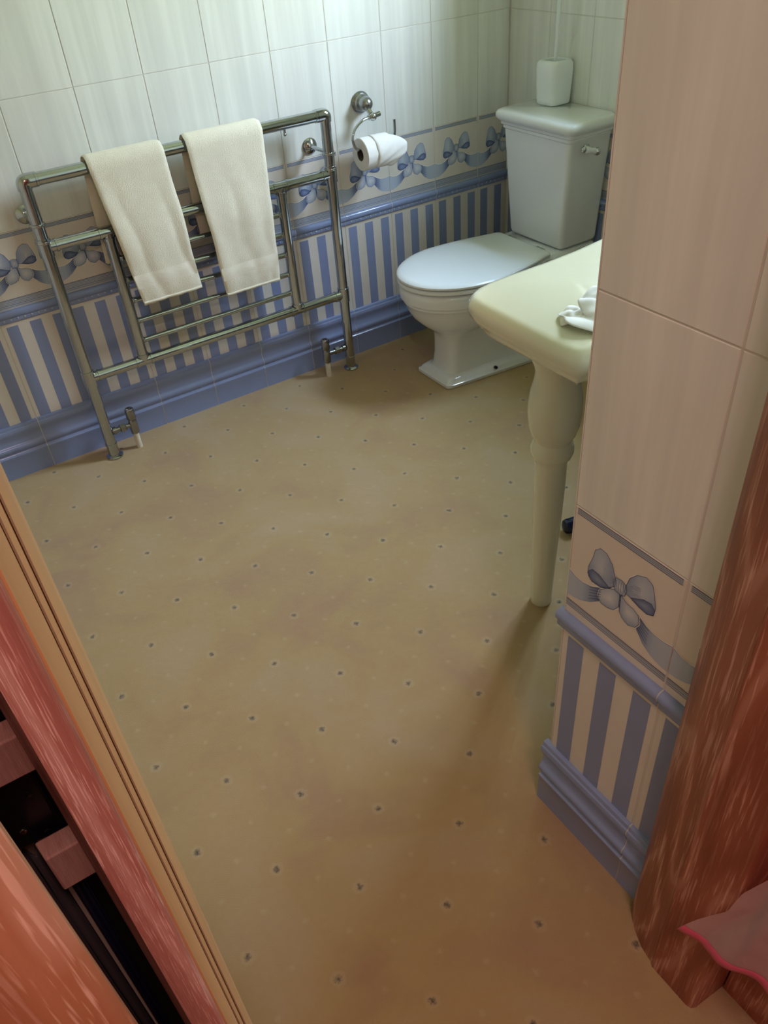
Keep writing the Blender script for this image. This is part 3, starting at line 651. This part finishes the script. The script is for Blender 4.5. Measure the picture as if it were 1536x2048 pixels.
# ------------------------------------------------------------------ toilet
TY = -0.367
toi = empty('toilet', (1.55, TY, 0), 'white close-coupled toilet with closed lid in the corner by the striped tiles', 'toilet')
def egg(xf, xb, hw, hb, z, n=56, sq=2.0, cy=TY, xm=None, rb=.03):
    """plan outline: rounded front at xf, straight tapering sides, flat back at xb"""
    xm = xm if xm is not None else xf + hw*1.25
    pts = []
    for i in range(n//2+1):
        a = -PI/2 + PI*i/(n//2)
        c, s_ = math.cos(a), math.sin(a)
        x = xm - (xm-xf)*abs(c)**(2/sq); y = hw*abs(s_)**(2/sq)*(1 if s_ > 0 else -1)
        pts.append((x, y))
    side = [(xm+(xb-rb-xm)*k/8, hw+(hb-hw)*(k/8)**1.6) for k in range(1, 9)]
    corner = [(xb-rb+rb*math.sin(a*PI/8), hb-rb*.6+rb*.6*math.cos(a*PI/8)) for a in range(1, 5)]
    pts += side + corner
    pts += [(x, -y) for x, y in reversed(corner)] + [(x, -y) for x, y in reversed(side)]
    return [(x, cy+y, z) for x, y in pts]
mb = MB(); L = []
for z, xf, hw, xb, hb, sq in [(.030, 1.322, .078, 1.72, .105, 3.6), (.045, 1.332, .069, 1.72, .098, 3.4), (.09, 1.336, .064, 1.72, .095, 3.2), (.150, 1.335, .064, 1.72, .095, 3.0), (.175, 1.328, .070, 1.72, .10, 2.6), (.195, 1.306, .088, 1.73, .11, 2.3), (.222, 1.272, .122, 1.74, .125, 2.1), (.255, 1.240, .150, 1.75, .13, 2.05), (.285, 1.224, .163, 1.76, .135, 2), (.303, 1.220, .167, 1.76, .135, 2), (.310, 1.213, .173, 1.76, .135, 2), (.318, 1.213, .173, 1.76, .135, 2), (.326, 1.203, .183, 1.76, .137, 2), (.350, 1.200, .186, 1.76, .138, 2), (.364, 1.203, .183, 1.76, .137, 2), (.371, 1.212, .175, 1.76, .133, 2), (.373, 1.225, .163, 1.76, .125, 2)]:
    L.append(egg(xf, xb, hw, hb, z, 56, sq, xm=xf+hw*1.25 if sq < 2.4 else xf+hw*.75))
mb.rings(L); part(mb, 'pan', 'ceramic', toi)
mb = MB(); 
def plinth(z, g): 
    return [(x, y, z) for x, y in [(1.298+g+r*(1-math.cos(a)) if True else 0, 0) for r, a in ()]]
def rrect(x0, x1, y0, y1, r, z, n=6):
    p = []
    for cx_, cy_, a0 in ((x1-r, y1-r, 0), (x0+r, y1-r, 90), (x0+r, y0+r, 180), (x1-r, y0+r, 270)):
        for k in range(n+1):
            a = math.radians(a0+90*k/n); p.append((cx_+r*math.cos(a), cy_+r*math.sin(a), z))
    return p
def trap(x0, x1, h0, h1, r, z):       # plan that widens towards the wall
    return [(x, TY + (y-TY)*((h0+(h1-h0)*(x-x0)/(x1-x0))/h1), z) for x, y, z in rrect(x0, x1, TY-h1, TY+h1, r, z)]
mb.rings([trap(1.298, 1.76, .094, .142, .02, 0), trap(1.294, 1.762, .097, .145, .02, .004), trap(1.294, 1.762, .097, .145, .02, .014), trap(1.302, 1.758, .090, .138, .018, .019), trap(1.306, 1.755, .087, .134, .018, .026), trap(1.316, 1.75, .080, .122, .018, .032), trap(1.324, 1.74, .074, .112, .018, .036)])
part(mb, 'foot', 'ceramic', toi)
mb = MB(); mb.lathe([(.0075, 0), (.0075, .002), (.004, .0035), (0, .004)], (1.500, TY-.112, .027), (0, -.5, 1), 16); o = part(mb, 'bolt_hole', 'dark_hole', toi); o['label'] = 'dark screw hole in the foot'
mb = MB(); mb.rings([egg(1.206, 1.712, .180, .142, .3755), egg(1.197, 1.716, .189, .146, .379), egg(1.197, 1.716, .189, .146, .387), egg(1.203, 1.712, .183, .142, .3905)]); part(mb, 'seat', 'plastic_white', toi)
mb = MB(); mb.rings([egg(1.204, 1.712, .182, .142, .3935), egg(1.196, 1.716, .190, .147, .397), egg(1.196, 1.716, .190, .147, .403), egg(1.201, 1.712, .185, .143, .4075), egg(1.215, 1.700, .172, .132, .410), egg(1.26, 1.67, .13, .10, .412), egg(1.36, 1.60, .05, .04, .4125, xm=1.42)]); part(mb, 'lid', 'plastic_white', toi)
for dy in (-.075, .075):
    mb = MB(); mb.cyl((1.722, TY+dy-.018, .396), (1.722, TY+dy+.018, .396), .009, 16); mb.cyl((1.722, TY+dy, .372), (1.722, TY+dy, .392), .007, 14); part(mb, 'hinge', 'chrome', toi)
mb = MB(); mb.rings([rrect(1.70, 1.925, TY-.14, TY+.14, .03, .30), rrect(1.695, 1.93, TY-.150, TY+.150, .03, .345), rrect(1.70, 1.93, TY-.150, TY+.150, .03, .385), rrect(1.71, 1.925, TY-.142, TY+.142, .03, .392)]); part(mb, 'pan_shelf', 'ceramic', toi)
# cistern
def cis(x0, h, z, r=.018, bow=.0, x1=1.932, sh=0.0):
    p = rrect(x0, x1, TY-h, TY+h, r, z, 6); out = []
    for x, y, zz in p:
        k = 1-((y-TY)/h)**2
        out.append((x-(bow*max(k, 0) if x < x0+r*1.2 else 0), y+sh, zz))
    return out
cs = MB(); cs.rings([cis(1.768, .128, .398), cis(1.762, .135, .404), cis(1.760, .138, .412), cis(1.745, .160, .700), cis(1.743, .164, .752), cis(1.737, .168, .757), cis(1.737, .168, .766)])
cist = part(cs, 'cistern', 'ceramic', toi)
mb = MB(); mb.rings([cis(1.737, .170, .7665), cis(1.732, .174, .769), cis(1.731, .175, .776), cis(1.725, .180, .781, .025), cis(1.716, .188, .789, .03), cis(1.713, .191, .797, .033), cis(1.714, .190, .806, .035), cis(1.719, .185, .8125, .035), cis(1.730, .174, .8155, .03)], smooth=True); part(mb, 'cistern_lid', 'ceramic', toi)
lv = MB(); ly = TY-.198; lx0, lx1 = 1.768, 1.838
lv.lathe([(.014, 0), (.015, .003), (.011, .008), (.008, .012), (.0075, .030)], (1.815, TY-.164, .728), (0, -1, 0), 20)
lev = part(lv, 'flush_lever', 'chrome', toi)
mb = MB(); mb.lathe([(.0085, 0), (.0115, .006), (.0105, .018), (.008, .027), (.0095, .034), (.0095, .044)], (lx0+.006, ly, .739), Vector((lx1-lx0, -.006, -.018)), 20); o = part(mb, 'lever_grip', 'ceramic', lev); o['label'] = 'white ceramic lever grip'
mb = MB(); mb.sphere((lx0+.003, ly, .7395), .0095, 16); part(mb, 'lever_cap', 'chrome', lev)
mb = MB(); mb.sphere((lx1-.012, ly-.004, .724), .0125, 16); part(mb, 'lever_cap', 'chrome', lev)

# ------------------------------------------------------------------ toilet brush on the cistern
br = empty('toilet_brush', (1.890, -.287, .8156), 'white toilet brush in a rounded square pot standing on the cistern lid', 'toilet brush')
mb = MB(); L = []; bx0, by0 = 1.890, -.287
def sqr(h, z, r=.02): return rrect(bx0-h, bx0+h, by0-h, by0+h, r, z, 6)
L = [sqr(.034, .816, .014), sqr(.040, .8165, .016), sqr(.0435, .820, .018), sqr(.045, .832), sqr(.0475, .88), sqr(.0485, .920), sqr(.0475, .938), sqr(.043, .9465), sqr(.036, .949, .018), sqr(.0315, .946, .016), sqr(.030, .935, .016), sqr(.030, .90, .016)]
mb.rings(L); part(mb, 'pot', 'plastic_white', br)
mb = MB(); mb.tube([(1.889, -.288, .86), (1.8900, -.288, .95), (1.893, -.288, 1.14), (1.896, -.288, 1.24)], .0062, 14); mb.sphere((1.8962, -.288, 1.245), .011, 14)
part(mb, 'handle', 'plastic_white', br)
mb = MB(); mb.sphere((1.889, -.288, .893), .021, 16, 0, .5); part(mb, 'brush_collar', 'plastic_white', br)

# ------------------------------------------------------------------ washstand
ws = empty('washstand', (1.28, -1.6, 0), 'ivory ceramic washbasin console on turned ceramic legs beside the tiled return wall', 'washbasin')
WC = 1.28
def wout(inset, z, n=120):
    """plan outline: serpentine front, straight sides at x=.69, shoulders, narrower rear against the wall"""
    half = []
    H = WC-.690
    # from the middle of the front edge to the rear on the left side (dx measured left of centre)
    F = [(0, -1.262), (.10, -1.266), (.18, -1.280), (.26, -1.291), (.36, -1.296), (.44, -1.2945), (.50, -1.297), (.535, -1.304), (.562, -1.319), (.580, -1.341), (.589, -1.372), (.590, -1.42), (.590, -1.50), (.590, -1.58), (.589, -1.622), (.583, -1.640), (.568, -1.650), (.548, -1.652), (.535, -1.660), (.530, -1.675), (.530, -1.74), (.530, -1.80), (.530, -1.862)]
    P = [Vector((WC-dx, y)) for dx, y in F] + [Vector((WC+dx, y)) for dx, y in reversed(F)]
    P = P[:-1]
    out = []; N = len(P)
    for i in range(N):
        a, b, c = P[i-1], P[i], P[(i+1) % N]
        d1 = (b-a).normalized(); d2 = (c-b).normalized(); nn = (d1+d2)
        if nn.length < 1e-6: nn = d1
        nn.normalize(); q = Vector((-nn.y, nn.x))         # outline runs anticlockwise seen from above: inward = left normal
        if b.y < -1.861: q = Vector((q.x, 0))
        k = inset
        out.append((b.x+q.x*k, b.y+q.y*k, z))
    return out
# check the direction of "inward"
tst = wout(.05, 0)
sgn = 1 if min(p[0] for p in tst) > .69 else -1
ring = lambda i, z: wout(i*sgn, z)
bc = Vector((WC, -1.545))
def bowl(rx, ry, z, cy=-1.545):
    out = []
    for p in wout(0, 0):
        a = math.atan2(p[1]-bc.y, p[0]-bc.x); out.append((WC+rx*math.cos(a), cy+ry*math.sin(a), z))
    return out
mb = MB()
mb.rings([bowl(.10, .08, .64), bowl(.20, .14, .665), bowl(.30, .175, .715), bowl(.36, .20, .738), ring(.046, .738), ring(.036, .741), ring(.030, .747), ring(.024, .756), ring(.017, .766), ring(.009, .774), ring(.003, .783), ring(0, .793), ring(.001, .803), ring(.006, .812), ring(.013, .8175), ring(.024, .820), bowl(.245, .185, .8195), bowl(.232, .172, .812), bowl(.205, .150, .77), bowl(.15, .11, .72), bowl(.07, .05, .695), bowl(.02, .015, .692)])
part(mb, 'basin_top', 'ivory', ws)
prof = [(.0255, 0), (.0265, .004), (.0265, .02), (.0285, .12), (.0315, .22), (.0348, .33), (.0355, .385), (.0352, .430), (.0365, .440), (.044, .450), (.0475, .462), (.0470, .472), (.0435, .484), (.0405, .490), (.0425, .496), (.0490, .508), (.0545, .530), (.0574, .558), (.0568, .585), (.0535, .608), (.0485, .630), (.0455, .648), (.0462, .660), (.051, .674), (.0575, .690), (.062, .706), (.064, .720), (.064, .737)]
for lx in (.846, 2*WC-.846):
    mb = MB(); mb.lathe(prof, (lx, -1.448, 0), (0, 0, 1), 48); part(mb, 'leg', 'ivory', ws)
# tissue
mb = MB(); NR, NA = 16, 64; V = []
def leafsheet(cx_, cy_, rx, ry, rot, zb, seed_, fold):
    """one soft crumpled lobe of the tissue: polar grid, scalloped outline, raised folds"""
    V = []
    for i in range(NR+1):
        for j in range(NA):
            a = 2*PI*j/NA; r = i/NR; rad_ = 1+.10*math.sin(3*a+seed_)+.06*math.sin(5*a+seed_*2)
            u, v = r*rad_*math.cos(a), r*rad_*math.sin(a)
            h = .5*noise.noise(Vector((u*1.3+seed_, v*1.3, seed_)))+.5
            z = zb + fold*(1-.75*r*r)*h + .35*fold*abs(math.sin(2.2*u+1.3*v+seed_))*(1-.3*r) + .25*fold*r*r*math.sin(2*a+seed_)
            x = cx_+rx*u*math.cos(rot)-ry*v*math.sin(rot); y = cy_+rx*u*math.sin(rot)+ry*v*math.cos(rot)
            V.append((x, y, max(z, .8212)))
    mb.add(V, [(i*NA+j, i*NA+(j+1) % NA, (i+1)*NA+(j+1) % NA, (i+1)*NA+j) for i in range(NR) for j in range(NA)], 0, True)
leafsheet(.812, -1.580, .078, .052, -.55, .8215, 1.1, .026)
leafsheet(.850, -1.560, .062, .046, -.2, .834, 3.7, .036)
leafsheet(.782, -1.540, .034, .022, .3, .8235, 5.2, .018)
ts = tag(mb.build('crumpled_tissue', 'paper', fixn=False), 'crumpled white tissue lying on the ivory washbasin ledge', 'tissue'); sd = ts.modifiers.new('s', 'SOLIDIFY'); sd.thickness = .0008; sd.offset = 1

# small dark bottle on the carpet behind the leg
bt = empty('plastic_bottle', (1.10, -1.30, .0), 'small dark navy bottle with a clear cap lying on the carpet by the washbasin leg', 'bottle')
mb = MB(); mb.lathe([(.0, 0), (.012, .001), (.019, .005), (.0215, .012), (.0215, .085), (.018, .093), (.010, .097)], (1.068, -1.292, .0215), (1, -.25, 0), 28); part(mb, 'bottle_body', 'navy', bt)
mb = MB(); mb.lathe([(.010, .097), (.012, .098), (.012, .118), (.010, .120)], (1.068, -1.292, .0215), (1, -.25, 0), 20); part(mb, 'bottle_cap', 'clear', bt)

# ------------------------------------------------------------------ sheer pink cloth hanging in the hallway, hem swung out
cl = empty('sheer_curtain', (.44, -2.45, .5), 'sheer pale pink curtain with a bright pink hem beside the right door jamb', 'curtain')
hem = [(.385, -2.237, .228), (.392, -2.262, .222), (.398, -2.289, .236), (.396, -2.318, .240), (.400, -2.350, .252), (.402, -2.385, .256), (.42, -2.45, .26), (.44, -2.56, .25), (.43, -2.68, .25)]
lead = [(.385, -2.237, .228), (.391, -2.246, .252), (.396, -2.254, .272), (.399, -2.270, .310), (.400, -2.2845, .345), (.402, -2.292, .405), (.408, -2.318, .490), (.42, -2.36, .65), (.43, -2.40, .9), (.44, -2.45, 1.2)]
def interp(P, t):
    t = t*(len(P)-1); i = min(int(t), len(P)-2); f = t-i; return Vector(P[i]).lerp(Vector(P[i+1]), f)
NU, NV = 48, 60; V = []
for j in range(NV+1):
    v = j/NV; ld = interp(lead, v)
    for i in range(NU+1):
        u = i/NU; h = interp(hem, u)
        top = Vector((.44+.01*math.sin(u*20), -2.45-.30*u, 1.2))
        p = h + (ld-Vector(hem[0]))*(1-u)**1.5 + (top-h)*v*(1-(1-u)**1.5)*1.0
        if u > 0: p.x += .008*math.sin(u*16+v*2)*min(1, u*6)
        p.x = min(p.x, .470)
        V.append(p)
def cloth(j0, j1): 
    m = MB(); m.add(V, [(j*(NU+1)+i, j*(NU+1)+i+1, (j+1)*(NU+1)+i+1, (j+1)*(NU+1)+i) for j in range(j0, j1) for i in range(NU)], 0, True); return m
part(cloth(1, NV), 'sheer_panel', 'sheer', cl, fixn=False)
mb = MB(); rg = []
for i in range(NU+1):
    p = V[i]; q = V[NU+1+i]; d = (q-p).normalized()
    rg.append([p + Vector((-.0012, 0, 0)), p + d*.009 + Vector((-.0016, 0, 0)), p + d*.018 + Vector((-.0012, 0, 0))])
mb.rings(rg, 0, True, False, False, False); o = part(mb, 'pink_hem', 'pink_hem', cl, fixn=False); sd = o.modifiers.new('s', 'SOLIDIFY'); sd.thickness = .001

# ceiling lamps (above the frame) that carry the room's own light
for nm, x, y, lab in (('ceiling_lamp', -.14, -2.98, 'flush round white ceiling lamp in the hallway'),):
    mb = MB(); mb.lathe([(.20, 2.40), (.205, 2.392), (.20, 2.378), (.18, 2.372)] if y > -2 else [(.20, 2.40), (.205, 2.392), (.20, 2.378), (.18, 2.372)], (x, y, 0), (0, 0, 1), 32); tag(mb.build(nm, 'plastic_white'), lab, 'lamp')
